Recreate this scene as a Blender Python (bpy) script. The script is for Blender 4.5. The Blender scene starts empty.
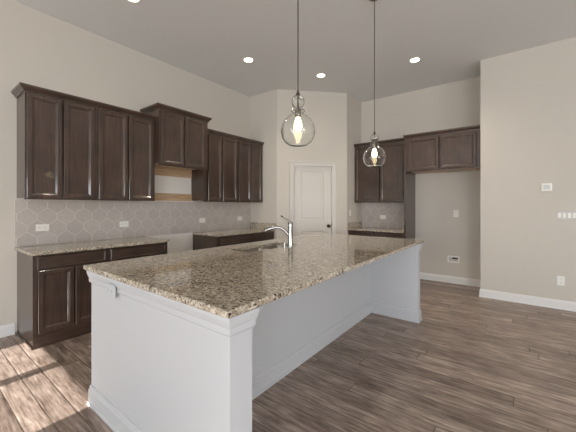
import bpy, bmesh, math, random
from mathutils import Vector

random.seed(4)
scene = bpy.context.scene
COL = scene.collection
PI = math.pi

# ------------------------------------------------------------------ camera
EYE = 1.3464
FPX, YAW, HORIZON = 298.65, 0.6532, 205.97
cam_data = bpy.data.cameras.new('camera')
cam_data.sensor_fit = 'HORIZONTAL'
cam_data.sensor_width = 36.0
cam_data.lens = FPX / 576 * 36.0
cam_data.shift_y = -(216 - HORIZON) / 576
cam_data.clip_start = 0.05
cam = bpy.data.objects.new('camera', cam_data)
COL.objects.link(cam)
cam.location = (0, 0, EYE)
cam.rotation_euler = (PI / 2, 0, YAW)
scene.camera = cam

# ------------------------------------------------------------------ sky, sun, daylight
world = bpy.data.worlds.new('daylight_sky')
scene.world = world
world.use_nodes = True
bg = world.node_tree.nodes['Background']
bg.inputs['Color'].default_value = (0.91, 0.955, 1.0, 1)
bg.inputs['Strength'].default_value = 6.0

sun_data = bpy.data.lights.new('sun', 'SUN')
sun_data.energy = 8.0
sun_data.color = (1.0, 0.96, 0.91)
sun_data.angle = 0.003
sun = bpy.data.objects.new('sun', sun_data)
COL.objects.link(sun)
sun.location = (-3, -6, 5)
SUN_EL = math.atan2(2.16, 7.42)
sun.rotation_euler = Vector((0, math.cos(SUN_EL), -math.sin(SUN_EL))).to_track_quat('-Z', 'Y').to_euler()

scene.view_settings.view_transform = 'Standard'
scene.view_settings.look = 'None'
scene.view_settings.gamma = 1.0
scene.view_settings.use_curve_mapping = False
scene.view_settings.exposure = 1.22
scene.cycles.diffuse_bounces = 8
scene.cycles.max_bounces = 14
scene.cycles.transmission_bounces = 12
scene.cycles.transparent_max_bounces = 12
scene.cycles.sample_clamp_indirect = 6.0

# ------------------------------------------------------------------ dimensions (metres)
XL = -4.200            # left wall
YA = 4.258             # short wall at the end of the left counter
AX = -3.521            # its corner with the diagonal wall
RX, RY = -2.577, 5.222 # far corner of the diagonal wall
YB = 5.885             # back wall
NX, YP = -0.425, 5.257  # projecting wall on the right
CEIL = 3.505
REAR, FARX = -6.5, 5.6   # the room runs on behind the camera
WIN = [(-3.88, -2.24, 1.40, 2.20), (-1.00, 0.50, 0.10, 2.20), (3.00, 5.20, 0.10, 2.45)]      # unseen rear openings x0,x1,z0,z1: first from the sun patch, others added for light
SIDE = [(-4.8, -3.5, 0.30, 2.60), (-1.5, 0.6, 0.50, 2.20)]      # unseen openings in the far right wall y0,y1,z0,z1, placed to balance the light


def portal(name, x0, x1, z0, z1):
    d = bpy.data.lights.new(name, 'AREA')
    d.shape = 'RECTANGLE'
    d.size, d.size_y = x1 - x0, z1 - z0
    d.cycles.is_portal = True
    o = bpy.data.objects.new(name, d)
    COL.objects.link(o)
    o.location = ((x0 + x1) / 2, REAR - 0.06, (z0 + z1) / 2)
    o.rotation_euler = Vector((0, 1, 0)).to_track_quat('-Z', 'Y').to_euler()
    return o


for w in WIN:
    portal('window_portal', *w)
for w in SIDE:
    p_ = portal('window_portal', *w)
    p_.location = (FARX + 0.06, (w[0] + w[1]) / 2, (w[2] + w[3]) / 2)
    p_.rotation_euler = Vector((-1, 0, 0)).to_track_quat('-Z', 'Y').to_euler()

# ------------------------------------------------------------------ materials


def srgb(r, g, b):
    f = lambda c: (c / 255 / 12.92) if c / 255 <= 0.04045 else ((c / 255 + 0.055) / 1.055) ** 2.4
    return (f(r), f(g), f(b), 1)


def mat(name, color, rough=0.5, metal=0.0, coat=0.0, spec=0.5):
    m = bpy.data.materials.new(name)
    m.use_nodes = True
    b = m.node_tree.nodes['Principled BSDF']
    b.inputs['Base Color'].default_value = color
    b.inputs['Roughness'].default_value = rough
    b.inputs['Metallic'].default_value = metal
    b.inputs['Coat Weight'].default_value = coat
    b.inputs['Coat Roughness'].default_value = 0.12
    b.inputs['Specular IOR Level'].default_value = spec
    return m, m.node_tree, b


def node(nt, kind, **kw):
    n = nt.nodes.new(kind)
    for k, v in kw.items():
        setattr(n, k, v)
    return n


def coords(nt, scale=(1, 1, 1), world=True):
    if world:
        g = node(nt, 'ShaderNodeNewGeometry')
        src = g.outputs['Position']
    else:
        src = node(nt, 'ShaderNodeTexCoord').outputs['Object']
    mp = node(nt, 'ShaderNodeMapping')
    mp.inputs['Scale'].default_value = scale
    nt.links.new(src, mp.inputs['Vector'])
    return mp.outputs['Vector']


def ramp(nt, src, stops):
    r = node(nt, 'ShaderNodeValToRGB')
    e = r.color_ramp.elements
    while len(e) < len(stops):
        e.new(0.5)
    for el, (p, c) in zip(e, stops):
        el.position = p
        el.color = c
    nt.links.new(src, r.inputs['Fac'])
    return r.outputs['Color']


def mixc(nt, fac, a, b, mode='MIX'):
    m = node(nt, 'ShaderNodeMix', data_type='RGBA', blend_type=mode)
    for sock, v in ((m.inputs['Factor'], fac), (m.inputs['A'], a), (m.inputs['B'], b)):
        pass
    ins = {s.identifier: s for s in m.inputs}
    for key, v in (('Factor_Float', fac), ('A_Color', a), ('B_Color', b)):
        if isinstance(v, (int, float, tuple)):
            ins[key].default_value = v
        else:
            nt.links.new(v, ins[key])
    return [s for s in m.outputs if s.identifier == 'Result_Color'][0]


def bump(nt, b, height, strength, dist):
    n = node(nt, 'ShaderNodeBump')
    n.inputs['Strength'].default_value = strength
    n.inputs['Distance'].default_value = dist
    nt.links.new(height, n.inputs['Height'])
    nt.links.new(n.outputs['Normal'], b.inputs['Normal'])


def noise(nt, vec, scale, detail=4.0, rough=0.55):
    n = node(nt, 'ShaderNodeTexNoise')
    n.inputs['Scale'].default_value = scale
    n.inputs['Detail'].default_value = detail
    n.inputs['Roughness'].default_value = rough
    nt.links.new(vec, n.inputs['Vector'])
    return n.outputs['Fac']


def math_node(nt, op, a, b=None, c=None):
    n = node(nt, 'ShaderNodeMath', operation=op)
    for i, v in enumerate((a, b, c)):
        if v is None:
            continue
        if isinstance(v, (int, float)):
            n.inputs[i].default_value = v
        else:
            nt.links.new(v, n.inputs[i])
    return n.outputs[0]


def paint(name, col, rough=0.75, tex=0.12):
    m, nt, b = mat(name, col, rough, spec=0.3)
    v = coords(nt)
    bump(nt, b, noise(nt, v, 160, 3), tex, 0.002)
    return m


M = {}
M['wall'] = paint('greige_wall_paint', srgb(205, 199, 189))
M['wall_white'] = paint('bare_primed_drywall', srgb(232, 228, 221))
M['ceiling'] = paint('ceiling_paint', srgb(228, 230, 230), 0.85)
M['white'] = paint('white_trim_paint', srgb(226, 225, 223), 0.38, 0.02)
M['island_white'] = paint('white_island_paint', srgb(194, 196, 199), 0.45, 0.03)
M['door_white'] = paint('white_door_paint', srgb(214, 209, 202), 0.4, 0.02)
M['plastic'] = mat('white_plastic', srgb(236, 234, 228), 0.35)[0]
M['grey_plate'] = mat('pale_grey_plate', srgb(196, 193, 187), 0.35)[0]
M['dark'] = mat('dark_slot', srgb(22, 20, 19), 0.6)[0]
M['screen'] = mat('thermostat_screen', srgb(204, 210, 204), 0.25)[0]
M['steel'] = mat('brushed_stainless', srgb(176, 168, 160), 0.3, 1.0)[0]
M['chrome'] = mat('chrome', srgb(172, 170, 168), 0.16, 1.0)[0]
M['bronze'] = mat('dark_bronze', srgb(60, 52, 46), 0.35, 0.8)[0]
M['nickel'] = mat('brushed_nickel', srgb(120, 112, 104), 0.3, 1.0)[0]


def wood_dark(name, axis):
    m, nt, b = mat(name, srgb(70, 52, 44), 0.36, coat=0.5)
    sc = [14, 14, 14]
    sc[axis] = 1.2
    v = coords(nt, tuple(sc))
    n1 = noise(nt, v, 3.0, 6, 0.62)
    v2 = coords(nt)
    n2 = noise(nt, v2, 5.0, 3)
    c1 = ramp(nt, n1, [(0.3, srgb(54, 40, 33)), (0.7, srgb(80, 61, 50))])
    c2 = ramp(nt, n2, [(0.3, (0.72, 0.72, 0.72, 1)), (0.75, (1.25, 1.22, 1.2, 1))])
    nt.links.new(mixc(nt, 1.0, c1, c2, 'MULTIPLY'), b.inputs['Base Color'])
    b.inputs['Coat Roughness'].default_value = 0.09
    b.inputs['Coat IOR'].default_value = 1.6
    bump(nt, b, n1, 0.08, 0.002)
    return m


M['espresso'] = wood_dark('espresso_stained_wood', 2)
M['espresso_h'] = wood_dark('espresso_stained_rail', 1)


def pale_wood():
    m, nt, b = mat('raw_pine', srgb(190, 160, 125), 0.6)
    v = coords(nt, (20, 1.0, 20))
    n = noise(nt, v, 4, 6, 0.6)
    nt.links.new(ramp(nt, n, [(0.3, srgb(168, 134, 100)), (0.7, srgb(206, 178, 144))]), b.inputs['Base Color'])
    return m


M['pine'] = pale_wood()
M['maple'] = mat('natural_maple_underside', srgb(206, 184, 158), 0.5)[0]


def granite():
    m, nt, b = mat('speckled_tan_granite', srgb(180, 165, 142), 0.025, spec=0.5)
    b.inputs['IOR'].default_value = 1.75
    v = coords(nt)
    vw = node(nt, 'ShaderNodeVectorMath', operation='ADD')
    wn = node(nt, 'ShaderNodeTexNoise')
    wn.inputs['Scale'].default_value = 30
    nt.links.new(v, wn.inputs['Vector'])
    sc = node(nt, 'ShaderNodeVectorMath', operation='SCALE')
    sc.inputs['Scale'].default_value = 0.03
    nt.links.new(wn.outputs['Color'], sc.inputs[0])
    nt.links.new(v, vw.inputs[0])
    nt.links.new(sc.outputs[0], vw.inputs[1])
    vv = vw.outputs[0]
    base = ramp(nt, noise(nt, vv, 48, 5, 0.68), [(0.34, srgb(132, 117, 99)), (0.47, srgb(172, 160, 141)), (0.62, srgb(204, 196, 180))])
    # cream crystals
    vo = node(nt, 'ShaderNodeTexVoronoi')
    vo.inputs['Scale'].default_value = 70
    nt.links.new(vv, vo.inputs['Vector'])
    cream = ramp(nt, vo.outputs['Color'], [(0.68, (0, 0, 0, 1)), (0.72, (1, 1, 1, 1))])
    c1 = mixc(nt, cream, base, srgb(214, 204, 186))
    # brown flecks
    fb = ramp(nt, noise(nt, vv, 95, 3, 0.6), [(0.57, (0, 0, 0, 1)), (0.61, (1, 1, 1, 1))])
    c2 = mixc(nt, fb, c1, srgb(116, 98, 80))
    # black flecks, in clusters
    vb = node(nt, 'ShaderNodeVectorMath', operation='ADD')
    vb.inputs[1].default_value = (7.3, 1.7, 3.1)
    nt.links.new(vv, vb.inputs[0])
    fd = noise(nt, vb.outputs[0], 78, 3, 0.55)
    big = noise(nt, vb.outputs[0], 9, 2)
    fd2 = math_node(nt, 'ADD', fd, math_node(nt, 'MULTIPLY', math_node(nt, 'SUBTRACT', big, 0.5), 0.25))
    dk = ramp(nt, fd2, [(0.595, (0, 0, 0, 1)), (0.625, (1, 1, 1, 1))])
    c3 = mixc(nt, dk, c2, srgb(40, 34, 30))
    nt.links.new(c3, b.inputs['Base Color'])
    return m


M['granite'] = granite()


def tile_mat():
    m, nt, b = mat('taupe_glazed_tile', srgb(190, 180, 171), 0.3, spec=0.5)
    g = node(nt, 'ShaderNodeNewGeometry')
    c = ramp(nt, g.outputs['Random Per Island'], [(0.0, srgb(181, 174, 168)), (1.0, srgb(190, 183, 177))])
    n = noise(nt, coords(nt), 26, 4)
    c = mixc(nt, 1.0, c, ramp(nt, n, [(0.25, (0.92, 0.92, 0.92, 1)), (0.75, (1.05, 1.05, 1.05, 1))]), 'MULTIPLY')
    nt.links.new(c, b.inputs['Base Color'])
    bump(nt, b, noise(nt, coords(nt), 14, 2), 0.25, 0.004)
    return m


M['tile'] = tile_mat()
M['grout'] = mat('pale_grout', srgb(218, 212, 204), 0.8)[0]


def floor_mat():
    m, nt, b = mat('hand_scraped_plank_floor', srgb(110, 94, 84), 0.34, spec=0.5)
    g = node(nt, 'ShaderNodeNewGeometry')
    sep = node(nt, 'ShaderNodeSeparateXYZ')
    nt.links.new(g.outputs['Position'], sep.inputs[0])
    X, Y = sep.outputs['X'], sep.outputs['Y']
    PW = 0.1285
    row = math_node(nt, 'DIVIDE', math_node(nt, 'ADD', Y, 10 * PW - 0.457), PW)
    rowi = math_node(nt, 'FLOOR', row)
    rowf = math_node(nt, 'FRACT', row)
    wn = node(nt, 'ShaderNodeTexWhiteNoise', noise_dimensions='1D')
    nt.links.new(rowi, wn.inputs['W'])
    PL = 1.9
    col = math_node(nt, 'ADD', math_node(nt, 'DIVIDE', X, PL), math_node(nt, 'MULTIPLY', wn.outputs['Value'], 7.0))
    coli = math_node(nt, 'FLOOR', col)
    colf = math_node(nt, 'FRACT', col)
    wn2 = node(nt, 'ShaderNodeTexWhiteNoise', noise_dimensions='2D')
    cb = node(nt, 'ShaderNodeCombineXYZ')
    nt.links.new(rowi, cb.inputs[0])
    nt.links.new(coli, cb.inputs[1])
    nt.links.new(cb.outputs[0], wn2.inputs['Vector'])
    rnd = wn2.outputs['Value']
    # grain vector: stretched along X, shifted per plank
    gv = node(nt, 'ShaderNodeCombineXYZ')
    nt.links.new(math_node(nt, 'ADD', math_node(nt, 'MULTIPLY', X, 2.2), math_node(nt, 'MULTIPLY', rnd, 40)), gv.inputs[0])
    nt.links.new(math_node(nt, 'MULTIPLY', Y, 22.0), gv.inputs[1])
    nt.links.new(math_node(nt, 'MULTIPLY', rnd, 90), gv.inputs[2])
    grain = noise(nt, gv.outputs[0], 2.4, 6, 0.62)
    gv2 = node(nt, 'ShaderNodeCombineXYZ')
    nt.links.new(math_node(nt, 'ADD', math_node(nt, 'MULTIPLY', X, 3.0), math_node(nt, 'MULTIPLY', rnd, 40)), gv2.inputs[0])
    nt.links.new(math_node(nt, 'MULTIPLY', Y, 9.0), gv2.inputs[1])
    blotch = noise(nt, gv2.outputs[0], 1.6, 3, 0.6)
    c = ramp(nt, grain, [(0.28, srgb(100, 84, 74)), (0.45, srgb(150, 133, 122)), (0.58, srgb(170, 154, 143)), (0.74, srgb(206, 192, 181))])
    tone = ramp(nt, rnd, [(0.0, (0.72, 0.70, 0.69, 1)), (1.0, (1.2, 1.2, 1.2, 1))])
    c = mixc(nt, 1.0, c, tone, 'MULTIPLY')
    c = mixc(nt, 1.0, c, ramp(nt, blotch, [(0.28, (0.62, 0.60, 0.58, 1)), (0.68, (1.16, 1.16, 1.16, 1))]), 'MULTIPLY')
    # seams
    ey = math_node(nt, 'MINIMUM', rowf, math_node(nt, 'SUBTRACT', 1.0, rowf))
    ex = math_node(nt, 'MULTIPLY', math_node(nt, 'MINIMUM', colf, math_node(nt, 'SUBTRACT', 1.0, colf)), PL / PW)
    e = math_node(nt, 'MINIMUM', ey, ex)
    seam = ramp(nt, e, [(0.0, (0, 0, 0, 1)), (0.034, (1, 1, 1, 1))])
    fine = node(nt, 'ShaderNodeCombineXYZ')
    nt.links.new(math_node(nt, 'ADD', math_node(nt, 'MULTIPLY', X, 5.0), math_node(nt, 'MULTIPLY', rnd, 33)), fine.inputs[0])
    nt.links.new(math_node(nt, 'MULTIPLY', Y, 120.0), fine.inputs[1])
    streak = noise(nt, fine.outputs[0], 1.5, 4, 0.6)
    c = mixc(nt, 1.0, c, ramp(nt, streak, [(0.3, (0.72, 0.71, 0.70, 1)), (0.5, (1, 1, 1, 1)), (0.7, (1.25, 1.25, 1.25, 1))]), 'MULTIPLY')
    c = mixc(nt, seam, srgb(70, 56, 48), c)
    nt.links.new(c, b.inputs['Base Color'])
    h = math_node(nt, 'ADD', math_node(nt, 'MULTIPLY', grain, 0.5), math_node(nt, 'MULTIPLY', blotch, 0.7))
    edge = ramp(nt, e, [(0.0, (0, 0, 0, 1)), (0.06, (1, 1, 1, 1))])
    h = math_node(nt, 'MULTIPLY', h, edge)
    bump(nt, b, h, 0.35, 0.004)
    r = ramp(nt, blotch, [(0.3, (0.30, 0.30, 0.30, 1)), (0.7, (0.46, 0.46, 0.46, 1))])
    nt.links.new(r, b.inputs['Roughness'])
    return m


M['floor'] = floor_mat()


def glass_mat():
    m, nt, b = mat('clear_blown_glass', (0.97, 0.98, 0.97, 1), 0.0)
    b.inputs['Transmission Weight'].default_value = 1.0
    b.inputs['IOR'].default_value = 1.45
    return m


M['glass'] = glass_mat()


def glow(name, col, strength):
    m, nt, b = mat(name, col, 0.4)
    b.inputs['Emission Color'].default_value = col
    b.inputs['Emission Strength'].default_value = strength
    return m


M['bulb'] = glow('warm_bulb', srgb(255, 228, 178), 5.0)
M['lens'] = glow('downlight_lens', srgb(255, 236, 205), 5.0)

# ------------------------------------------------------------------ mesh helpers


def identity(a, b, z):
    return (a, b, z)


def on_left(a, b, z):          # a along the left wall (Y), b out from it
    return (XL + b, a, z)


def on_back(a, b, z):          # a = X, b out from the back wall
    return (a, YB - b, z)


def on_right(a, b, z):         # a = X, b out from the projecting right wall
    return (a, YP - b, z)


def on_return(a, b, z):        # a = Y, b out from the return wall
    return (RX + b, a, z)


DL = math.hypot(RX - AX, RY - YA)
DX, DY = (RX - AX) / DL, (RY - YA) / DL


def on_diag(a, b, z):          # a along the diagonal wall, b out into the room
    return (AX + DX * a + DY * b, YA + DY * a - DX * b, z)


def vert(bm, p):
    return bm.verts.new(p)


def box(bm, a0, a1, b0, b1, z0, z1, T=identity, bev=0.0):
    v = [vert(bm, T(a, b, z)) for z in (z0, z1) for (a, b) in ((a0, b0), (a1, b0), (a1, b1), (a0, b1))]
    fs = [bm.faces.new([v[i] for i in q]) for q in
          ((3, 2, 1, 0), (4, 5, 6, 7), (0, 1, 5, 4), (1, 2, 6, 5), (2, 3, 7, 6), (3, 0, 4, 7))]
    if bev:
        es = {e for f in fs for e in f.edges}
        bmesh.ops.bevel(bm, geom=list(es), offset=bev, segments=2, affect='EDGES', profile=0.6)
    return bm


def prism(bm, poly, z0, z1):
    lo = [vert(bm, (x, y, z0)) for x, y in poly]
    hi = [vert(bm, (x, y, z1)) for x, y in poly]
    bm.faces.new(lo[::-1])
    bm.faces.new(hi)
    n = len(poly)
    for i in range(n):
        bm.faces.new((lo[i], lo[(i + 1) % n], hi[(i + 1) % n], hi[i]))


def sweep(bm, path, prof, T=identity, closed=False):
    """profile (outward offset, z) carried along a plan path; outward = right of travel, mitred corners"""
    n = len(path)
    rings = []
    for i in range(n):
        p = Vector(path[i])
        def nrm(a, b):
            d = (Vector(b) - Vector(a)).normalized()
            return Vector((d.y, -d.x))
        if closed:
            n1, n2 = nrm(path[i - 1], path[i]), nrm(path[i], path[(i + 1) % n])
        else:
            n1 = nrm(path[i - 1], path[i]) if i > 0 else nrm(path[i], path[i + 1])
            n2 = nrm(path[i], path[i + 1]) if i < n - 1 else n1
        m = (n1 + n2)
        m = m / (1 + n1.dot(n2)) if (1 + n1.dot(n2)) > 1e-6 else n1
        rings.append([vert(bm, T(p.x + m.x * d, p.y + m.y * d, z)) for d, z in prof])
    k = len(prof)
    for i in range(n if closed else n - 1):
        r0, r1 = rings[i], rings[(i + 1) % n]
        for j in range(k):
            bm.faces.new((r0[j], r0[(j + 1) % k], r1[(j + 1) % k], r1[j]))
    if not closed:
        bm.faces.new(rings[0])
        bm.faces.new(rings[-1][::-1])


def lathe(bm, prof, c=(0, 0, 0), seg=32, T=None, close=False):
    """prof = [(r, z)...] about a vertical axis through c; T maps local (x, y, z)"""
    rings = []
    for r, z in prof:
        if r < 1e-6:
            p = (c[0], c[1], c[2] + z)
            rings.append([vert(bm, T(*p) if T else p)])
        else:
            ring = []
            for i in range(seg):
                t = 2 * PI * i / seg
                p = (c[0] + r * math.cos(t), c[1] + r * math.sin(t), c[2] + z)
                ring.append(vert(bm, T(*p) if T else p))
            rings.append(ring)
    pairs = list(zip(rings, rings[1:]))
    if close:
        pairs.append((rings[-1], rings[0]))
    for a, b in pairs:
        for i in range(seg):
            j = (i + 1) % seg
            if len(a) == 1 and len(b) == 1:
                continue
            if len(a) == 1:
                bm.faces.new((a[0], b[j], b[i]))
            elif len(b) == 1:
                bm.faces.new((a[i], a[j], b[0]))
            else:
                bm.faces.new((a[i], a[j], b[j], b[i]))
    if not close:
        for ring in (rings[0], rings[-1]):
            if len(ring) > 1:
                bm.faces.new(ring)


def tube(bm, pts, radii, seg=14):
    pts = [Vector(p) for p in pts]
    if isinstance(radii, (int, float)):
        radii = [radii] * len(pts)
    rings = []
    ref = None
    for i, p in enumerate(pts):
        d = (pts[min(i + 1, len(pts) - 1)] - pts[max(i - 1, 0)]).normalized()
        if ref is None:
            ref = d.orthogonal().normalized()
        ref = (ref - d * ref.dot(d)).normalized()
        s = d.cross(ref)
        rings.append([vert(bm, p + (ref * math.cos(2 * PI * k / seg) + s * math.sin(2 * PI * k / seg)) * radii[i]) for k in range(seg)])
    for a, b in zip(rings, rings[1:]):
        for k in range(seg):
            bm.faces.new((a[k], a[(k + 1) % seg], b[(k + 1) % seg], b[k]))
    bm.faces.new(rings[0][::-1])
    bm.faces.new(rings[-1])


def rings_mesh(bm, a0, a1, z0, z1, steps, T, cap=False):
    """rectangular rings inset by steps[i][0] at depth steps[i][1]"""
    rr = []
    for ins, b in steps:
        rr.append([vert(bm, T(a, b, z)) for a, z in ((a0 + ins, z0 + ins), (a1 - ins, z0 + ins), (a1 - ins, z1 - ins), (a0 + ins, z1 - ins))])
    for p, q in zip(rr, rr[1:]):
        for i in range(4):
            j = (i + 1) % 4
            bm.faces.new((p[i], p[j], q[j], q[i]))
    if cap:
        bm.faces.new(rr[-1])
    return rr


def origin_of(bm):
    xs = [v.co for v in bm.verts]
    return Vector(((min(v.x for v in xs) + max(v.x for v in xs)) / 2,
                   (min(v.y for v in xs) + max(v.y for v in xs)) / 2, min(v.z for v in xs)))


ANCHOR = {}


def obj(name, bm, material, parent=None, smooth=False, mats=None):
    bmesh.ops.recalc_face_normals(bm, faces=bm.faces)
    loc = ANCHOR[parent.name] if parent else origin_of(bm)
    for v in bm.verts:
        v.co -= loc
    me = bpy.data.meshes.new(name)
    bm.to_mesh(me)
    bm.free()
    for m in (mats or [material]):
        me.materials.append(m)
    if smooth:
        for p in me.polygons:
            p.use_smooth = True
        me.set_sharp_from_angle(angle=math.radians(38))
    o = bpy.data.objects.new(name, me)
    COL.objects.link(o)
    if parent:
        o.parent = parent
    else:
        o.location = loc
    ANCHOR[o.name] = loc
    return o


def thing(name, label, cat, loc, group=None):
    o = bpy.data.objects.new(name, None)
    COL.objects.link(o)
    o.empty_display_size = 0.1
    o.location = loc
    ANCHOR[o.name] = Vector(loc)
    return tag(o, label, cat, group)


def tag(o, label, cat, group=None):
    o['label'] = label
    o['category'] = cat
    if group:
        o['group'] = group
    return o


def struct(name, bm, m, parent=None, smooth=False):
    o = obj(name, bm, m, parent, smooth)
    if not parent:
        o['kind'] = 'structure'
    return o


def new():
    return bmesh.new()


# ------------------------------------------------------------------ room shell
bm = new(); box(bm, XL - 0.12, FARX + 0.12, REAR - 0.12, YB + 0.12, -0.1, 0); struct('floor', bm, M['floor'])
bm = new(); box(bm, XL - 0.12, FARX + 0.12, REAR - 0.12, YB + 0.12, CEIL, CEIL + 0.1); struct('ceiling', bm, M['ceiling'])
bm = new(); box(bm, XL - 0.12, XL, REAR - 0.12, YA, 0, CEIL); wl = struct('wall_left', bm, M['wall'])
# bare, unpainted bands of the left wall where the range and its hood are still missing
bm = new(); box(bm, 2.10, 2.935, 0, 0.002, 0.002, 0.913, on_left); struct('primed_patch', bm, M['wall_white'], wl)
bm = new(); box(bm, 2.09, 2.935, 0, 0.002, 1.4135, 1.96, on_left); struct('primed_patch', bm, M['wall_white'], wl)
k = 0.12 * math.tan(PI / 8)
bm = new(); prism(bm, [(XL - 0.12, YA), (AX, YA), (AX - k, YA + 0.12), (XL - 0.12, YA + 0.12)], 0, CEIL); struct('wall_corner', bm, M['wall'])
# diagonal pantry wall with its door opening
D0, D1, DTOP = 0.305, 1.064, 2.110
bm = new()
for a0, a1, z0 in ((0, D0, 0), (D1, DL, 0), (D0, D1, DTOP)):
    s0 = (k if a0 == 0 else 0)
    s1 = (k if a1 == DL else 0)
    P = [on_diag(a0, 0, 0)[:2], on_diag(a1, 0, 0)[:2], on_diag(a1 - s1, -0.12, 0)[:2], on_diag(a0 + s0, -0.12, 0)[:2]]
    prism(bm, P, z0, CEIL)
struct('wall_pantry', bm, M['wall'])
bm = new(); prism(bm, [(RX, RY), (RX, YB + 0.12), (RX - 0.12, YB + 0.12), (RX - 0.12, RY + k)], 0, CEIL); struct('wall_return', bm, M['wall'])
bm = new(); box(bm, RX, NX, YB, YB + 0.12, 0, CEIL); struct('wall_back', bm, M['wall'])
bm = new(); prism(bm, [(NX, YP), (FARX + 0.12, YP), (FARX + 0.12, YP + 0.12), (NX + 0.12, YP + 0.12), (NX + 0.12, YB + 0.12), (NX, YB + 0.12)], 0, CEIL)
struct('wall_right', bm, M['wall'])
bm = new()
ys = [REAR - 0.12] + [v for w in SIDE for v in w[:2]] + [YP]
for i in range(0, len(ys), 2):
    box(bm, FARX, FARX + 0.12, ys[i], ys[i + 1], 0, CEIL)
for y0, y1, z0, z1 in SIDE:
    box(bm, FARX, FARX + 0.12, y0, y1, 0, z0)
    box(bm, FARX, FARX + 0.12, y0, y1, z1, CEIL)
struct('wall_far_right', bm, M['wall'])
def pierced(x_from, x_to, y, wins):
    bm = new()
    xs = [x_from] + [v for w in wins for v in w[:2]] + [x_to]
    for i in range(0, len(xs), 2):
        box(bm, xs[i], xs[i + 1], y - 0.12, y, 0, CEIL)
    for x0, x1, z0, z1 in wins:
        box(bm, x0, x1, y - 0.12, y, 0, z0)
        box(bm, x0, x1, y - 0.12, y, z1, CEIL)
    return bm


bm = pierced(XL, FARX, REAR, WIN)
struct('wall_rear', bm, M['wall'])
for i, (x0, x1, z0, z1) in enumerate(WIN):
    bm = new()
    f = 0.04
    for a0, a1, b0, b1 in ((x0, x0 + f, z0, z1), (x1 - f, x1, z0, z1), (x0 + f, x1 - f, z0, z0 + f), (x0 + f, x1 - f, z1 - f, z1)):
        box(bm, a0, a1, REAR - 0.10, REAR - 0.03, b0, b1)
    xm = (x0 + x1) / 2 - (0.045 if i == 0 else 0)
    box(bm, xm - 0.055, xm + 0.055, REAR - 0.10, REAR - 0.03, z0 + f, z1 - f)
    struct('window_%d' % (i + 1), bm, M['white'])  # frames out of view; all but the first added to let in fill daylight
for i, (y0, y1, z0, z1) in enumerate(SIDE):
    bm = new()
    f = 0.04
    for a0, a1, b0, b1 in ((y0, y0 + f, z0, z1), (y1 - f, y1, z0, z1), (y0 + f, y1 - f, z0, z0 + f), (y0 + f, y1 - f, z1 - f, z1), ((y0 + y1) / 2 - 0.03, (y0 + y1) / 2 + 0.03, z0 + f, z1 - f)):
        box(bm, FARX + 0.03, FARX + 0.10, a0, a1, b0, b1)
    struct('window_%d' % (len(WIN) + i + 1), bm, M['white'])  # unseen side frames, put where their daylight evens out the room

BASE = [(0, 0), (0.019, 0), (0.019, 0.014), (0.014, 0.020), (0.014, 0.092), (0.009, 0.100), (0.009, 0.112), (0.004, 0.118), (0, 0.118)]


def baseboard(name, path):
    bm = new()
    sweep(bm, path, BASE)
    struct(name, bm, M['white'])


# paths run so that the room lies on the right of the direction of travel
baseboard('baseboard_left', [(XL, REAR), (XL, 0.748)])
baseboard('baseboard_pantry', [on_diag(0, 0, 0)[:2], on_diag(0.238, 0, 0)[:2]])
baseboard('baseboard_pantry_right', [on_diag(1.152, 0, 0)[:2], (RX, RY), (RX, YB - 0.645)])
baseboard('baseboard_back', [(-1.495, YB), (NX, YB), (NX, YP), (FARX, YP)])

# ------------------------------------------------------------------ pantry door
bm = new()
cas = [(0, 0), (0.012, 0), (0.016, 0.02), (0.016, 0.05), (0.022, 0.06), (0.022, 0.075), (0, 0.075)]
# casing: mitred three-sided frame
inner = [(D0 + 0.010, 0), (D0 + 0.010, DTOP - 0.010), (D1 - 0.010, DTOP - 0.010), (D1 - 0.010, 0)]
rings = []
for i, (a, z) in enumerate(inner):
    sa = -1 if i < 2 else 1
    sz = 1 if i in (1, 2) else 0
    rings.append([vert(bm, on_diag(a + sa * w, d + 0.0005, z + sz * w)) for d, w in cas])
for p, q in zip(rings, rings[1:]):
    for i in range(len(cas)):
        j = (i + 1) % len(cas)
        bm.faces.new((p[i], p[j], q[j], q[i]))
bm.faces.new(rings[0]); bm.faces.new(rings[-1])
struct('trim_1', bm, M['door_white'])
bm = new()      # jamb lining the opening
for a0, a1, z0, z1 in ((D0, D0 + 0.014, 0, DTOP), (D1 - 0.014, D1, 0, DTOP), (D0 + 0.014, D1 - 0.014, DTOP - 0.014, DTOP)):
    box(bm, a0, a1, -0.12, 0, z0, z1, on_diag)
struct('trim_2', bm, M['door_white'])
S0, S1, ST = D0 + 0.017, D1 - 0.017, DTOP - 0.017
FB = -0.034     # face of the slab, a little behind the wall plane
bm = new()
P0, P1 = 0.447, 0.900
zs = [(0.26, 0.868), (1.088, 1.998)]
# front face as a grid around the two panels, with recessed mouldings
fa = [S0, P0, P1, S1]
fz = [0.008, zs[0][0], zs[0][1], zs[1][0], zs[1][1], ST]
g = [[vert(bm, on_diag(a, FB, z)) for z in fz] for a in fa]
for i in range(3):
    for j in range(5):
        if i == 1 and j in (1, 3):
            continue
        bm.faces.new((g[i][j], g[i + 1][j], g[i + 1][j + 1], g[i][j + 1]))
for z0, z1 in zs:
    rings_mesh(bm, P0, P1, z0, z1, [(0, FB), (0.006, FB - 0.009), (0.022, FB - 0.010), (0.034, FB - 0.003)], on_diag, cap=True)
bk = [vert(bm, on_diag(a, FB - 0.035, z)) for a, z in ((S0, 0.008), (S1, 0.008), (S1, ST), (S0, ST))]
bm.faces.new(bk[::-1])
rim = [g[i][0] for i in range(4)] + [g[3][j] for j in range(1, 6)] + [g[i][5] for i in (2, 1, 0)] + [g[0][j] for j in (4, 3, 2, 1)]
bmesh.ops.remove_doubles(bm, verts=bm.verts, dist=1e-5)
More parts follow.
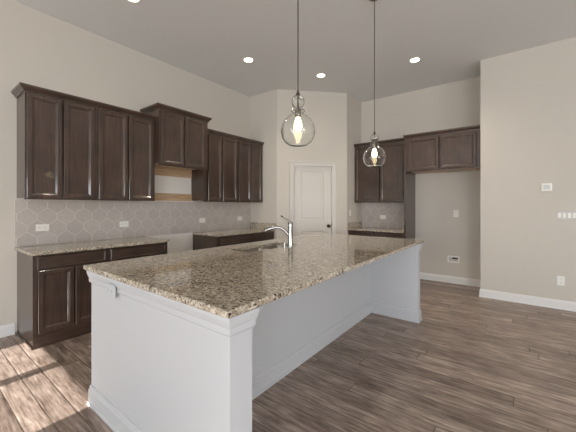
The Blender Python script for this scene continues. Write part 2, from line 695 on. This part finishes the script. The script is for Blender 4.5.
for (a, b_), (c, d) in (((0, 1), (g[0][0], g[3][0])),):
    pass
edge = [v for v in rim if v.is_valid]
corner = [edge.index(g[0][0]), edge.index(g[3][0]), edge.index(g[3][5]), edge.index(g[0][5])]
for n_, (s, e) in enumerate(((0, 3), (3, 8), (8, 11), (11, 16))):
    seg_ = [edge[t % len(edge)] for t in range(s, e + 1)]
    bm.faces.new(seg_ + [bk[(n_ + 1) % 4], bk[n_]])
door = struct('door_1', bm, M['door_white'])
bm = new()
knob = [(0.0, 0.062), (0.018, 0.060), (0.027, 0.050), (0.028, 0.040), (0.020, 0.030), (0.011, 0.024), (0.011, 0.008), (0.030, 0.006), (0.032, 0.0)]
lathe(bm, knob, seg=24, T=lambda x, y, z: on_diag(0.995 + x, FB + z, 0.966 + y))
struct('door_knob', bm, M['bronze'], door, True)
bm = new(); box(bm, S1 - 0.001, S1 + 0.016, FB - 0.004, FB + 0.010, 0.93, 1.00, on_diag, 0.002); struct('latch_plate', bm, M['bronze'], door)
for z in (1.923, 1.141, 0.30):
    bm = new()
    lathe(bm, [(0.0, -0.05), (0.007, -0.048), (0.007, 0.048), (0.0, 0.05)], seg=12, T=lambda x, y, zz: on_diag(S0 - 0.002 + x, FB + 0.008 + y, z + zz))
    struct('hinge', bm, M['nickel'], door, True)

# ------------------------------------------------------------------ cabinets
CROWN = [(0, 0), (0.010, 0), (0.012, 0.012), (0.028, 0.030), (0.042, 0.042), (0.044, 0.062), (0, 0.062)]


def cab_door(a0, a1, z0, z1, b, T, parent, name='door', rail=0.047):
    bm = new()
    r = rings_mesh(bm, a0, a1, z0, z1, [(0, b), (0, b + 0.016), (0.004, b + 0.020), (rail - 0.010, b + 0.020), (rail - 0.004, b + 0.016),
                                         (rail + 0.004, b + 0.014), (rail + 0.010, b + 0.007), (rail + 0.010, b)], T)
    for i in range(4):
        j = (i + 1) % 4
        bm.faces.new((r[0][i], r[0][j], r[-1][j], r[-1][i]))
    d = obj(name, bm, M['espresso'], parent)
    bm = new()
    q = rail + 0.0095
    box(bm, a0 + q, a1 - q, b + 0.0005, b + 0.0075, z0 + q, z1 - q, T)
    obj(name + '_panel', bm, M['espresso'], d)
    return d


def drawer_front(a0, a1, z0, z1, b, T, parent):
    bm = new()
    rings_mesh(bm, a0, a1, z0, z1, [(0, b), (0, b + 0.014), (0.006, b + 0.020), (0.016, b + 0.020), (0.022, b + 0.016), (0.022, b + 0.016)][:5], T, cap=True)
    r = [vert(bm, T(a, b, z)) for a, z in ((a0, z0), (a1, z0), (a1, z1), (a0, z1))]
    bm.faces.new(r)
    bmesh.ops.remove_doubles(bm, verts=bm.verts, dist=1e-6)
    return obj('drawer_front', bm, M['espresso_h'], parent)


def upper(name, label, a0, a1, depth, z0, z1, T, door_edges, crown=(True, True), crown_h=1.0, side_pts=None, dz=(0.014, 0.012), group=None, overlap=0.0, lift=0.02):
    mid = T((a0 + a1) / 2, depth / 2, z0)
    t = thing(name, label, 'cabinet', mid, group)
    g_ = 0.0015
    bm = new()
    box(bm, a0 + g_, a1 - g_, 0.001, depth - 0.019, z0 + lift, z1, T)
    obj('body', bm, M['espresso'], t)
    bm = new()
    box(bm, a0 + g_ + 0.018, a1 - g_ - 0.018, 0.02, depth - 0.019, z0 + lift - 0.003, z0 + lift - 0.0005, T)
    obj('underside', bm, M['maple'], t)
    bm = new()
    s = 0.038
    for q in ((a0 + g_, a0 + s, z0, z1), (a1 - s, a1 - g_, z0, z1), (a0 + s, a1 - s, z0, z0 + s), (a0 + s, a1 - s, z1 - s, z1)):
        box(bm, q[0], q[1], depth - 0.019, depth, q[2], q[3], T)
    obj('face_frame', bm, M['espresso'], t)
    for d0, d1 in door_edges:
        cab_door(d0, d1, z0 + dz[0], z1 - dz[1], depth + 0.001, T, t)
    # crown: path travels with outward on its right in (a, b) space
    bm = new()
    f = depth + 0.0
    pts = []
    if crown[1]:
        pts.append((a1, crown_back[1] if False else 0.002))
    pts += [(a1 - (0 if crown[1] else g_), f), (a0 + (0 if crown[0] else g_), f)]
    if crown[0]:
        pts.append((a0, 0.002))
    path = pts[::-1]
    # reverse orientation so that outward is to the right of travel
    test = pts
    prof = [(d, z1 + 0.0005 + z * crown_h) for d, z in CROWN]
    # travelling from a1 to a0 along +b side: right-hand normal is +b when direction is -a
    sweep(bm, test, prof, T)
    obj('crown_molding', bm, M['espresso_h'], t)
    return t


def UD(a, b):
    return (a, b)


U0, U1 = 1.413, 2.486
upper('upper_cabinet', 'espresso two-door wall cabinet at the near left end of the row, above the first outlet', 0.763, 1.407, 0.33, U0, U1, on_left,
      [(0.778, 1.066), (1.084, 1.374)], (True, False))
upper('upper_cabinet', 'espresso two-door wall cabinet just left of the raised cabinet over the range gap', 1.407, 2.105, 0.33, U0, U1, on_left,
      [(1.424, 1.745), (1.763, 2.074)], (False, False))
upper('raised_cabinet', 'shorter raised espresso two-door cabinet over the empty range space and pine boards', 2.108, 2.895, 0.43, 1.893, 2.628, on_left,
      [(2.135, 2.478), (2.494, 2.840)], (True, True), 1.15, lift=0.035)
upper('upper_cabinet', 'espresso two-door wall cabinet just right of the range gap, above the third outlet', 2.898, 3.612, 0.33, U0, U1 + 0.008, on_left,
      [(2.975, 3.252), (3.270, 3.590)], (False, False))
upper('upper_cabinet', 'espresso two-door wall cabinet in the far left corner beside the pantry door wall', 3.615, 4.250, 0.33, U0, U1 + 0.008, on_left,
      [(3.640, 3.925), (3.940, 4.225)], (False, False))
upper('upper_cabinet', 'tall espresso two-door wall cabinet on the back wall above the small tiled counter', RX + 0.004, -1.553, 0.33, U0, U1 + 0.025, on_back,
      [(RX + 0.025, -2.070), (-2.048, -1.570)], (False, False))
upper('refrigerator_cabinet', 'wide short espresso two-door cabinet over the empty refrigerator alcove', -1.500, NX - 0.004, 0.60, 1.925, 2.490, on_back,
      [(-1.470, -0.992), (-0.972, -0.480)], (True, False), 1.0, dz=(0.018, 0.016))
# tall panel beside the refrigerator space
bm = new(); box(bm, -1.535, -1.5015, 0.002, 0.602, 0.001, 2.49, on_back)
tag(obj('end_panel', bm, M['espresso']), 'tall espresso side panel between the small back counter and the refrigerator alcove', 'cabinet panel')

CT = 0.884


def base_cabinet(label, a0, a1, depth, T, drawers, doors, end_left=False):
    t = thing('base_cabinet', label, 'cabinet', T((a0 + a1) / 2, depth / 2, 0))
    g_ = 0.0012
    bm = new(); box(bm, a0 + g_, a1 - g_, 0.003, depth - 0.019, 0.001, CT - 0.001, T); obj('body', bm, M['espresso'], t)
    bm = new()
    s = 0.035
    for q in ((a0 + g_, a0 + s, 0.115, CT - 0.001), (a1 - s, a1 - g_, 0.115, CT - 0.001), (a0 + s, a1 - s, 0.115, 0.15), (a0 + s, a1 - s, CT - 0.035, CT - 0.001), (a0 + s, a1 - s, 0.722, 0.752)):
        box(bm, q[0], q[1], depth - 0.019, depth, q[2], q[3], T)
    obj('face_frame', bm, M['espresso'], t)
    bm = new(); box(bm, a0 + g_, a1 - g_, depth - 0.019, depth + 0.004, 0.001, 0.113, T, 0.003); obj('toe_board', bm, M['espresso_h'], t)
    if end_left:
        bm = new(); box(bm, a0 - 0.011, a0 + g_ - 0.0005, 0.003, depth + 0.004, 0.001, 0.022, T, 0.004); obj('shoe_molding', bm, M['espresso_h'], t)
    for d0, d1 in drawers:
        drawer_front(d0, d1, 0.744, 0.867, depth + 0.001, T, t)
    for d0, d1 in doors:
        cab_door(d0, d1, 0.138, 0.732, depth + 0.001, T, t)
    return t


base_cabinet('espresso base cabinet at the near end of the left counter, side panel showing', 0.765, 1.415, 0.61, on_left,
             [(0.798, 1.394)], [(0.803, 1.092), (1.104, 1.394)], True)
base_cabinet('espresso base cabinet left of the empty range gap, half hidden behind the island corner', 1.417, 2.123, 0.61, on_left,
             [(1.438, 2.090)], [(1.438, 1.758), (1.770, 2.090)])
base_cabinet('espresso base cabinet right of the empty range gap, its dark side facing the gap', 2.925, 3.664, 0.61, on_left,
             [(2.972, 3.634)], [(2.972, 3.297), (3.309, 3.634)])
base_cabinet('espresso base cabinet in the far left corner beside the pantry door wall', 3.666, 4.254, 0.61, on_left,
             [(3.700, 4.235)], [(3.700, 3.962), (3.974, 4.235)])
base_cabinet('espresso base cabinet under the small back counter left of the refrigerator alcove', RX + 0.003, -1.538, 0.61, on_back,
             [(-2.545, -2.075), (-2.040, -1.570)], [(-2.545, -2.075), (-2.040, -1.570)])


def slab(bm, a0, a1, b0, b1, T):
    box(bm, a0, a1, b0, b1, CT, CT + 0.03, T, 0.004)


bm = new(); slab(bm, 0.745, 2.128, 0.002, 0.648, on_left)
tag(obj('countertop', bm, M['granite']), 'speckled granite countertop on the near left base cabinets, left of the range gap', 'countertop')
bm = new(); slab(bm, 2.914, 4.255, 0.002, 0.648, on_left)
tag(obj('countertop', bm, M['granite']), 'speckled granite countertop on the far left base cabinets, right of the range gap', 'countertop')
bm = new(); box(bm, XL + 0.012, AX + 0.0, YA - 0.022, YA - 0.001, CT + 0.0305, CT + 0.142, identity, 0.003)
tag(obj('side_splash', bm, M['granite']), 'short granite splash standing at the far end of the left counter beside the pantry wall', 'backsplash')
bm = new(); slab(bm, RX + 0.002, -1.538, 0.002, 0.645, on_back)
tag(obj('countertop', bm, M['granite']), 'small granite countertop on the back wall cabinet left of the refrigerator alcove', 'countertop')
bm = new(); box(bm, RX + 0.001, RX + 0.021, 0.012, 0.640, CT + 0.0305, CT + 0.142, on_back, 0.003)
tag(obj('side_splash', bm, M['granite']), 'granite splash on the left side of the small back counter under the light switch', 'backsplash')
bm = new(); box(bm, -1.557, -1.5365, 0.012, 0.640, CT + 0.0305, CT + 0.142, on_back, 0.003)
tag(obj('side_splash', bm, M['granite']), 'granite splash at the right end of the small back counter against the tall panel', 'backsplash')

# ------------------------------------------------------------------ hexagon tile backsplashes


def clip(poly, a0, a1, z0, z1):
    def cut(ps, f):
        out = []
        for i in range(len(ps)):
            p, q = ps[i - 1], ps[i]
            fp, fq = f(p), f(q)
            if (fp >= 0) != (fq >= 0):
                t = fp / (fp - fq)
                out.append((p[0] + (q[0] - p[0]) * t, p[1] + (q[1] - p[1]) * t))
            if fq >= 0:
                out.append(q)
        return out
    for f in (lambda p: p[0] - a0, lambda p: a1 - p[0], lambda p: p[1] - z0, lambda p: z1 - p[1]):
        if len(poly) < 3:
            return []
        poly = cut(poly, f)
    return poly


def backsplash(label, a0, a1, z0, z1, T, pa, pz):
    bm = new()
    box(bm, a0, a1, 0.001, 0.006, z0, z1, T)
    for f in bm.faces:
        f.material_index = 1
    W, RH, SH, AP = 0.1765, 0.131, 0.0335, 0.0985
    G = 0.0026
    n = int((a1 - a0) / W) + 4
    for r in range(-6, 7):
        zc = pz + r * RH
        for c in range(-3, n):
            ac = pa + W / 2 + c * W + (W / 2 if r % 2 else 0)
            hw = W / 2 - G
            ap = AP - G * 1.25
            sh = SH - G * 0.3
            poly = [(ac, zc - ap), (ac + hw, zc - sh), (ac + hw, zc + sh), (ac, zc + ap), (ac - hw, zc + sh), (ac - hw, zc - sh)]
            o_ = clip(poly, a0 + 0.001, a1 - 0.001, z0 + 0.001, z1 - 0.001)
            if len(o_) < 3:
                continue
            s_ = [(ac + (p - ac) * 0.985, zc + (q - zc) * 0.985) for p, q in o_]
            lo = [vert(bm, T(p, 0.0055, q)) for p, q in o_]
            hi = [vert(bm, T(p, 0.0085, q)) for p, q in s_]
            for i in range(len(o_)):
                j = (i + 1) % len(o_)
                try:
                    bm.faces.new((lo[i], lo[j], hi[j], hi[i]))
                except ValueError:
                    pass
            bm.faces.new(hi)
            bm.faces.new(lo[::-1])
    return tag(obj('tile_backsplash', bm, None, mats=[M['tile'], M['grout']]), label, 'backsplash')


backsplash('taupe hexagon tile backsplash along the left wall above the long counter and range gap', 0.748, 4.2555, CT + 0.031, U0 - 0.001, on_left, 0.936 - 0.1765 * 3, 1.227)
backsplash('taupe hexagon tile backsplash on the back wall over the small counter', RX + 0.002, -1.54, CT + 0.031, U0 - 0.001, on_back, RX - 0.1765 * 2 + 0.03, 1.227)

# raw boards left on the wall for the missing hood
bm = new(); box(bm, 2.112, 2.895, 0.003, 0.021, 1.425, 1.537, on_left, 0.001)
tag(obj('wall_board', bm, M['pine']), 'raw pine board low on the wall of the range gap, just above the tile', 'board')
bm = new(); box(bm, 2.112, 2.895, 0.003, 0.021, 1.797, 1.926, on_left, 0.001)
tag(obj('wall_board', bm, M['pine']), 'raw pine board high in the range gap, tucked under the raised cabinet', 'board')

# ------------------------------------------------------------------ island
IX0, IX1, IY0, IY1, IT, ITK = -2.36, -0.883, 0.774, 3.857, 0.940, 0.031
IB = IT - ITK            # underside of the stone
PX0, PX1, PY0 = -2.302, -0.905, 0.803    # outer faces of the near end panel
LEG = 0.125
FY0, FY1 = 3.634 + 0.014, 3.765
BX = -1.473              # seating side of the cabinet body
t = thing('kitchen_island', 'white painted kitchen island base with panelled ends and an open seating recess', 'island', ((PX0 + BX) / 2, 2.3, 0))
bm = new(); box(bm, PX0 + 0.004, BX, PY0 + LEG, FY0, 0.001, IB - 0.0005)
# leave room for the sink: cut by building the body as a frame of boxes
bm.free()
SX0, SX1, SY0, SY1 = -2.135, -1.845, 1.875, 2.600
bm = new()
box(bm, PX0 + 0.004, BX, PY0 + LEG + 0.0005, SY0 - 0.04, 0.001, IB - 0.0005)
box(bm, PX0 + 0.004, BX, SY1 + 0.04, FY0 - 0.0005, 0.001, IB - 0.0005)
box(bm, PX0 + 0.004, BX, SY0 - 0.04, SY1 + 0.04, 0.001, 0.66)
box(bm, PX0 + 0.004, SX0 - 0.04, SY0 - 0.04, SY1 + 0.04, 0.66, IB - 0.0005)
box(bm, SX1 + 0.04, BX, SY0 - 0.04, SY1 + 0.04, 0.66, IB - 0.0005)
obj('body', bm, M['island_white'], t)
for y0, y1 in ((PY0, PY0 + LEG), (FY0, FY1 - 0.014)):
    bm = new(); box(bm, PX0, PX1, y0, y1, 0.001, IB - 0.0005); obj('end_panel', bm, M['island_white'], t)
IBASE = [(0, 0.001), (0.020, 0.001), (0.020, 0.016), (0.014, 0.022), (0.014, 0.098), (0.009, 0.106), (0.009, 0.120), (0.004, 0.128), (0, 0.128)]
# travel: clockwise seen from above would put outside on the left, so go counter-clockwise
near = [(BX, PY0 + LEG), (PX1, PY0 + LEG), (PX1, PY0), (PX0, PY0), (PX0, PY0 + LEG)]
far = [(PX0, FY0), (PX0, FY1 - 0.014), (PX1, FY1 - 0.014), (PX1, FY0), (BX, FY0)]
loop = [(PX0, PY0), (PX1, PY0), (PX1, PY0 + LEG), (BX, PY0 + LEG), (BX, FY0), (PX1, FY0), (PX1, FY1 - 0.014), (PX0, FY1 - 0.014)]
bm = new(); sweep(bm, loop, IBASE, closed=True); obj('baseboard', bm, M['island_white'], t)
FRZ = [(0, 0.822), (0.012, 0.822), (0.012, 0.868), (0.018, 0.874), (0.030, 0.900), (0.030, IB - 0.0005), (0, IB - 0.0005)]
FRZ = [(0, 0.828), (0.008, 0.828), (0.012, 0.834), (0.012, 0.862), (0.016, 0.868), (0.022, 0.892), (0.022, IB - 0.0005), (0, IB - 0.0005)]
bm = new(); sweep(bm, [(PX0, PY0 + LEG), (PX0, PY0), (PX1, PY0), (PX1, PY0 + LEG), (BX + 0.001, PY0 + LEG)], FRZ); obj('frieze_molding', bm, M['island_white'], t)
bm = new(); sweep(bm, [(PX1, FY0), (PX1, FY1 - 0.014), (PX0, FY1 - 0.014)], FRZ); obj('frieze_molding', bm, M['island_white'], t)

# stone with the sink cut-out
bm = new()
ring = lambda x0, x1, y0, y1, z: [vert(bm, p) for p in ((x0, y0, z), (x1, y0, z), (x1, y1, z), (x0, y1, z))]
e = 0.004
o0 = ring(IX0 + e, IX1 - e, IY0 + e, IY1 - e, IB)
o1 = ring(IX0, IX1, IY0, IY1, IB + e)
o2 = ring(IX0, IX1, IY0, IY1, IT - e)
o3 = ring(IX0 + e, IX1 - e, IY0 + e, IY1 - e, IT)
i3 = ring(SX0, SX1, SY0, SY1, IT)
i0 = ring(SX0, SX1, SY0, SY1, IB)
seq = [o0, o1, o2, o3, i3, i0, o0]
for p, q in zip(seq, seq[1:]):
    for i in range(4):
        j = (i + 1) % 4
        bm.faces.new((p[i], p[j], q[j], q[i]))
tag(obj('island_countertop', bm, M['granite']), 'large polished speckled granite slab on the white island', 'countertop')

# double-bowl steel sink hung under the stone
t = thing('sink', 'stainless double-bowl sink set under the island granite beside the faucet', 'sink', ((SX0 + SX1) / 2, (SY0 + SY1) / 2, 0.70))
SM = SY0 + 0.43


def bowl(y0, y1):
    bm = new()
    x0, x1 = SX0 + 0.004, SX1 - 0.004
    zt, zb = IB - 0.002, 0.715
    def rr(ins, z):
        x0_, x1_, y0_, y1_ = x0 + ins, x1 - ins, y0 + ins, y1 - ins
        out = []
        R = 0.04
        for cx, cy, s in ((x0_ + R, y0_ + R, PI), (x1_ - R, y0_ + R, 1.5 * PI), (x1_ - R, y1_ - R, 0), (x0_ + R, y1_ - R, PI / 2)):
            for q in range(5):
                a = s + q * PI / 8
                out.append(vert(bm, (cx + R * math.cos(a), cy + R * math.sin(a), z)))
        return out
    R_ = [rr(-0.002, zt - 0.02), rr(-0.002, zt), rr(0.002, zt), rr(0.004, zt - 0.012), rr(0.012, zb + 0.03), rr(0.03, zb), ]
    for p, q in zip(R_, R_[1:]):
        for i in range(len(p)):
            j = (i + 1) % len(p)
            bm.faces.new((p[i], p[j], q[j], q[i]))
    bm.faces.new(R_[-1])
    b = obj('bowl', bm, M['steel'], t, True)
    bm = new()
    lathe(bm, [(0.0, 0.001), (0.03, 0.001), (0.042, 0.004), (0.045, 0.0005)], ((x0 + x1) / 2, (y0 + y1) / 2, zb), 20)
    obj('drain', bm, M['chrome'], b, True)


bowl(SY0 + 0.004, SM - 0.012)
bowl(SM + 0.012, SY1 - 0.004)
bm = new(); box(bm, SX0 + 0.02, SX1 - 0.02, SM - 0.0095, SM + 0.0095, 0.76, IB - 0.004, identity, 0.004)
obj('bowl_divider', bm, M['steel'], t)

# faucet
FX, FY = -1.795, 2.385
t = thing('faucet', 'chrome single-lever pull-out faucet rising from the island granite behind the sink', 'faucet', (FX, FY, IT))
bm = new(); lathe(bm, [(0, 0.0), (0.031, 0.0), (0.031, 0.006), (0.026, 0.012), (0.0, 0.012)], (FX, FY, IT + 0.0005)); obj('base_flange', bm, M['chrome'], t, True)
bm = new(); lathe(bm, [(0, 0.0125), (0.027, 0.0125), (0.025, 0.06), (0.0245, 0.16), (0.0255, 0.20), (0.026, 0.235), (0.020, 0.250), (0.0, 0.253)], (FX, FY, IT)); obj('faucet_body', bm, M['chrome'], t, True)
dx, dy = -0.80, -0.60        # spout swings over the near bowl


def along(r, z):
    return (FX + dx * r, FY + dy * r, IT + z)


bm = new()
pts = [along(0.015, 0.112), along(0.040, 0.142), along(0.068, 0.170), along(0.100, 0.188), along(0.135, 0.194), along(0.165, 0.188)]
tube(bm, pts, [0.015, 0.015, 0.015, 0.015, 0.0155, 0.016]); obj('spout', bm, M['chrome'], t, True)
bm = new()
tube(bm, [along(0.160, 0.1892), along(0.175, 0.186), along(0.215, 0.174), along(0.245, 0.158), along(0.254, 0.150)], [0.017, 0.020, 0.022, 0.023, 0.018]); obj('spray_head', bm, M['chrome'], t, True)
bm = new()
lx, ly = -0.93, -0.35
tube(bm, [(FX, FY, IT + 0.248), (FX + lx * 0.03, FY + ly * 0.03, IT + 0.268), (FX + lx * 0.085, FY + ly * 0.085, IT + 0.298)], [0.010, 0.006, 0.005]); lev = obj('lever', bm, M['chrome'], t, True)
bm = new()
tube(bm, [(FX + lx * 0.080, FY + ly * 0.080, IT + 0.2955), (FX + lx * 0.10, FY + ly * 0.10, IT + 0.308)], [0.0075, 0.007]); obj('lever_tip', bm, M['bronze'], lev, True)
# cap of the soap dispenser beside it
t = thing('soap_dispenser', 'small chrome soap dispenser stub on the granite just left of the faucet', 'dispenser', (-1.835, 2.32, IT))
bm = new(); lathe(bm, [(0, 0.0), (0.020, 0.0), (0.020, 0.005), (0.0, 0.005)], (-1.815, 2.315, IT + 0.0005), 20); obj('base_flange', bm, M['chrome'], t, True)
bm = new(); lathe(bm, [(0, 0.0055), (0.014, 0.0055), (0.014, 0.045), (0.010, 0.050), (0.0, 0.050)], (-1.815, 2.315, IT), 20); obj('pump_cap', bm, M['chrome'], t, True)

# ------------------------------------------------------------------ outlets, switches, controls


def outlet(label, ac, zc, T, b, wide, group=None, plate_mat='plastic', face_mat='plastic'):
    """duplex receptacle, wide = laid on its side"""
    w, h = (0.118, 0.076) if wide else (0.076, 0.118)
    t = thing('wall_outlet', label, 'outlet', T(ac, b, zc - h / 2), group)
    bm = new(); box(bm, ac - w / 2, ac + w / 2, b, b + 0.006, zc - h / 2, zc + h / 2, T, 0.002); obj('cover_plate', bm, M[plate_mat], t)
    for s in (-1, 1):
        da, dz = (s * 0.0245, 0) if wide else (0, s * 0.0245)
        bm = new()
        ra, rz = (0.0145, 0.0165) if wide else (0.0165, 0.0145)
        box(bm, ac + da - ra, ac + da + ra, b + 0.0062, b + 0.008, zc + dz - rz, zc + dz + rz, T, 0.0008)
        r = obj('receptacle', bm, M[face_mat], t)
        bm = new()
        for q in (-0.006, 0.006):
            if wide:
                box(bm, ac + da - 0.006, ac + da + 0.004, b + 0.0081, b + 0.0086, zc + q - 0.0012, zc + q + 0.0012, T)
            else:
                box(bm, ac + q - 0.0012, ac + q + 0.0012, b + 0.0081, b + 0.0086, zc + dz - 0.004, zc + dz + 0.006, T)
        obj('slot', bm, M['dark'], r)
    return t


TB = 0.0092
outlet('white outlet lying sideways in the tile at the near left end of the counter', 0.978, 1.106, on_left, TB, True)
outlet('white outlet lying sideways in the tile just left of the range gap', 1.848, 1.103, on_left, TB, True)
outlet('white outlet lying sideways in the tile just right of the range gap', 3.105, 1.106, on_left, TB, True)
outlet('white outlet lying sideways in the tile near the far corner of the left wall', 3.960, 1.107, on_left, TB, True)
outlet('white outlet lying sideways in the back wall tile over the small counter', -2.115, 1.127, on_back, TB, True)
outlet('upright white outlet at chest height inside the refrigerator alcove', -0.834, 1.212, on_back, 0.001, False)
outlet('upright white outlet low on the right wall just above the baseboard', 0.458, 0.371, on_right, 0.001, False)


def on_end(a, b, z):
    return (a, PY0 - b, z)


outlet('white outlet set sideways into the white end of the island under its granite edge', -1.935, 0.838, on_end, 0.0225, True, None, 'island_white', 'island_white')

t = thing('light_switch', 'single light switch on the narrow return wall left of the back cabinets', 'switch', on_return(5.355, 0.001, 1.15))
bm = new(); box(bm, 5.317, 5.393, 0.001, 0.006, 1.15, 1.268, on_return, 0.002); obj('cover_plate', bm, M['plastic'], t)
bm = new(); box(bm, 5.339, 5.371, 0.0062, 0.009, 1.176, 1.242, on_return, 0.001); obj('rocker', bm, M['plastic'], t)

t = thing('switch_bank', 'wide four-gang light switch plate on the right wall at the photo edge', 'switch', on_right(0.52, 0.001, 1.155))
bm = new(); box(bm, 0.412, 0.622, 0.001, 0.006, 1.157, 1.291, on_right, 0.002); obj('cover_plate', bm, M['grey_plate'], t)
for i in range(4):
    a = 0.412 + 0.0325 + 0.0483 * i
    bm = new(); box(bm, a - 0.0165, a + 0.0165, 0.0062, 0.0085, 1.190, 1.258, on_right, 0.001); r = obj('rocker', bm, M['plastic'], t)

t = thing('thermostat', 'small white thermostat with a pale screen on the right wall above the switches', 'thermostat', on_right(0.317, 0.001, 1.535))
bm = new(); box(bm, 0.262, 0.372, 0.001, 0.024, 1.540, 1.648, on_right, 0.005); obj('housing', bm, M['plastic'], t)
bm = new(); box(bm, 0.283, 0.351, 0.0242, 0.0252, 1.565, 1.628, on_right); obj('screen', bm, M['screen'], t)

# recessed water box for the refrigerator
t = thing('water_box', 'white recessed ice maker valve box low in the refrigerator alcove', 'valve box', on_back(-0.873, 0.001, 0.36))
a0, a1, z0, z1 = -0.966, -0.781, 0.360, 0.476
bm = new()
for q in ((a0, a0 + 0.022, z0, z1), (a1 - 0.022, a1, z0, z1), (a0 + 0.022, a1 - 0.022, z0, z0 + 0.022), (a0 + 0.022, a1 - 0.022, z1 - 0.022, z1)):
    box(bm, q[0], q[1], 0.001, 0.010, q[2], q[3], on_back)
obj('frame', bm, M['plastic'], t)
bm = new(); box(bm, a0 + 0.022, a1 - 0.022, 0.001, 0.003, z0 + 0.022, z1 - 0.022, on_back); obj('back_plate', bm, M['grey_plate'], t)
bm = new(); box(bm, a0 + 0.075, a1 - 0.026, 0.0035, 0.0085, z1 - 0.052, z1 - 0.026, on_back, 0.002); obj('valve', bm, M['dark'], t)  # dark block drawn for the dark opening at the top of the box
bm = new(); box(bm, a0 + 0.030, a0 + 0.062, 0.0035, 0.007, z0 + 0.03, z1 - 0.03, on_back, 0.001); obj('knockout', bm, M['grey_plate'], t)

# ------------------------------------------------------------------ lights


def pendant(label, x, y, z):
    t = thing('pendant_light', label, 'pendant lamp', (x, y, CEIL), 'glass pendants over the island')
    c = (x, y, z)
    bm = new(); lathe(bm, [(0.0, 0.0), (0.06, 0.0), (0.062, -0.012), (0.050, -0.022), (0.0, -0.024)], (x, y, CEIL - 0.0005)); obj('ceiling_canopy', bm, M['nickel'], t, True)
    bm = new(); lathe(bm, [(0.0, 0.365), (0.0042, 0.365), (0.0042, CEIL - z - 0.0255), (0.0, CEIL - z - 0.0255)], c, 10); obj('stem', bm, M['nickel'], t, True)
    out = [(0.062, 0.0), (0.088, 0.018), (0.107, 0.050), (0.115, 0.090), (0.110, 0.128), (0.092, 0.164), (0.064, 0.190), (0.042, 0.202), (0.036, 0.212), (0.040, 0.220), (0.046, 0.228), (0.042, 0.236), (0.030, 0.243)]
    inn = [(r - 0.0028, zz) for r, zz in out[::-1]]
    bm = new(); lathe(bm, out + inn, c, 40, close=True); obj('glass_globe', bm, M['glass'], t, True)
    out = [(0.014, 0.250), (0.030, 0.256), (0.041, 0.272), (0.044, 0.290), (0.040, 0.308), (0.028, 0.325), (0.012, 0.334)]
    inn = [(max(r - 0.003, 0.008), zz + (0.002 if zz < 0.29 else -0.002)) for r, zz in out[::-1]]
    bm = new(); lathe(bm, out + inn, c, 32, close=True); obj('glass_ball', bm, M['glass'], t, True)
    bm = new(); lathe(bm, [(0.0, 0.336), (0.015, 0.336), (0.013, 0.346), (0.0065, 0.354), (0.006, 0.365), (0.0, 0.365)], c, 20); obj('top_cap', bm, M['nickel'], t, True)
    bm = new(); lathe(bm, [(0.0, 0.182), (0.018, 0.182), (0.020, 0.190), (0.020, 0.236), (0.012, 0.246), (0.006, 0.250), (0.006, 0.335), (0.0, 0.335)], c, 20); obj('socket', bm, M['nickel'], t, True)
    bm = new()
    lathe(bm, [(0.0, 0.092), (0.013, 0.095), (0.022, 0.104), (0.027, 0.120), (0.027, 0.132), (0.024, 0.148), (0.018, 0.166), (0.014, 0.181), (0.0, 0.181)], c, 24)
    obj('bulb', bm, M['bulb'], t, True)
    return t


pendant('nearer clear glass globe pendant, the larger-looking one, hanging left of the other', -1.16, 1.626, 1.754)
pendant('farther clear glass globe pendant, in front of the back wall cabinets', -1.16, 2.979, 1.752)


def downlight(label, x, y, power=12, tint=(1.0, 0.88, 0.74)):
    t = thing('recessed_light', label, 'ceiling light', (x, y, CEIL), 'recessed ceiling lights')
    bm = new(); lathe(bm, [(0.062, -0.0005), (0.082, -0.0005), (0.080, -0.006), (0.066, -0.004)], (x, y, CEIL), 32, close=True); obj('trim_ring', bm, M['white'], t, True)
    bm = new(); lathe(bm, [(0.0, -0.0008), (0.0615, -0.0008), (0.0615, -0.0028), (0.0, -0.0028)], (x, y, CEIL), 32); obj('lens', bm, M['lens'], t)
    d = bpy.data.lights.new('downlight_beam', 'SPOT')
    d.energy = power
    d.color = tint
    d.spot_size = math.radians(130)
    d.spot_blend = 0.8
    d.shadow_soft_size = 0.06
    lo = bpy.data.objects.new('downlight_beam', d)
    COL.objects.link(lo)
    lo.location = (x, y, CEIL - 0.02)
    return t


downlight('recessed ceiling light at the top edge above the left cabinets, mostly cut off', -3.16, 1.475)
downlight('recessed ceiling light to the left of the nearer pendant stem', -3.148, 3.152, 22)
downlight('recessed ceiling light between the two pendant stems, above the pantry door', -2.569, 4.256, 5)
downlight('recessed ceiling light right of the farther pendant stem', -1.193, 4.649, 34)

# ------------------------------------------------------------------ repeats carry one group name
GROUPS = {'upper_cabinet': 'espresso wall cabinets', 'base_cabinet': 'espresso base cabinets', 'wall_outlet': 'white wall outlets',
          'side_splash': 'granite side splashes', 'wall_board': 'pine boards in the range gap', 'tile_backsplash': 'hexagon tile backsplashes'}
for o in COL.objects:
    g = GROUPS.get(o.name.split('.')[0])
    if g and not o.parent:
        o['group'] = g
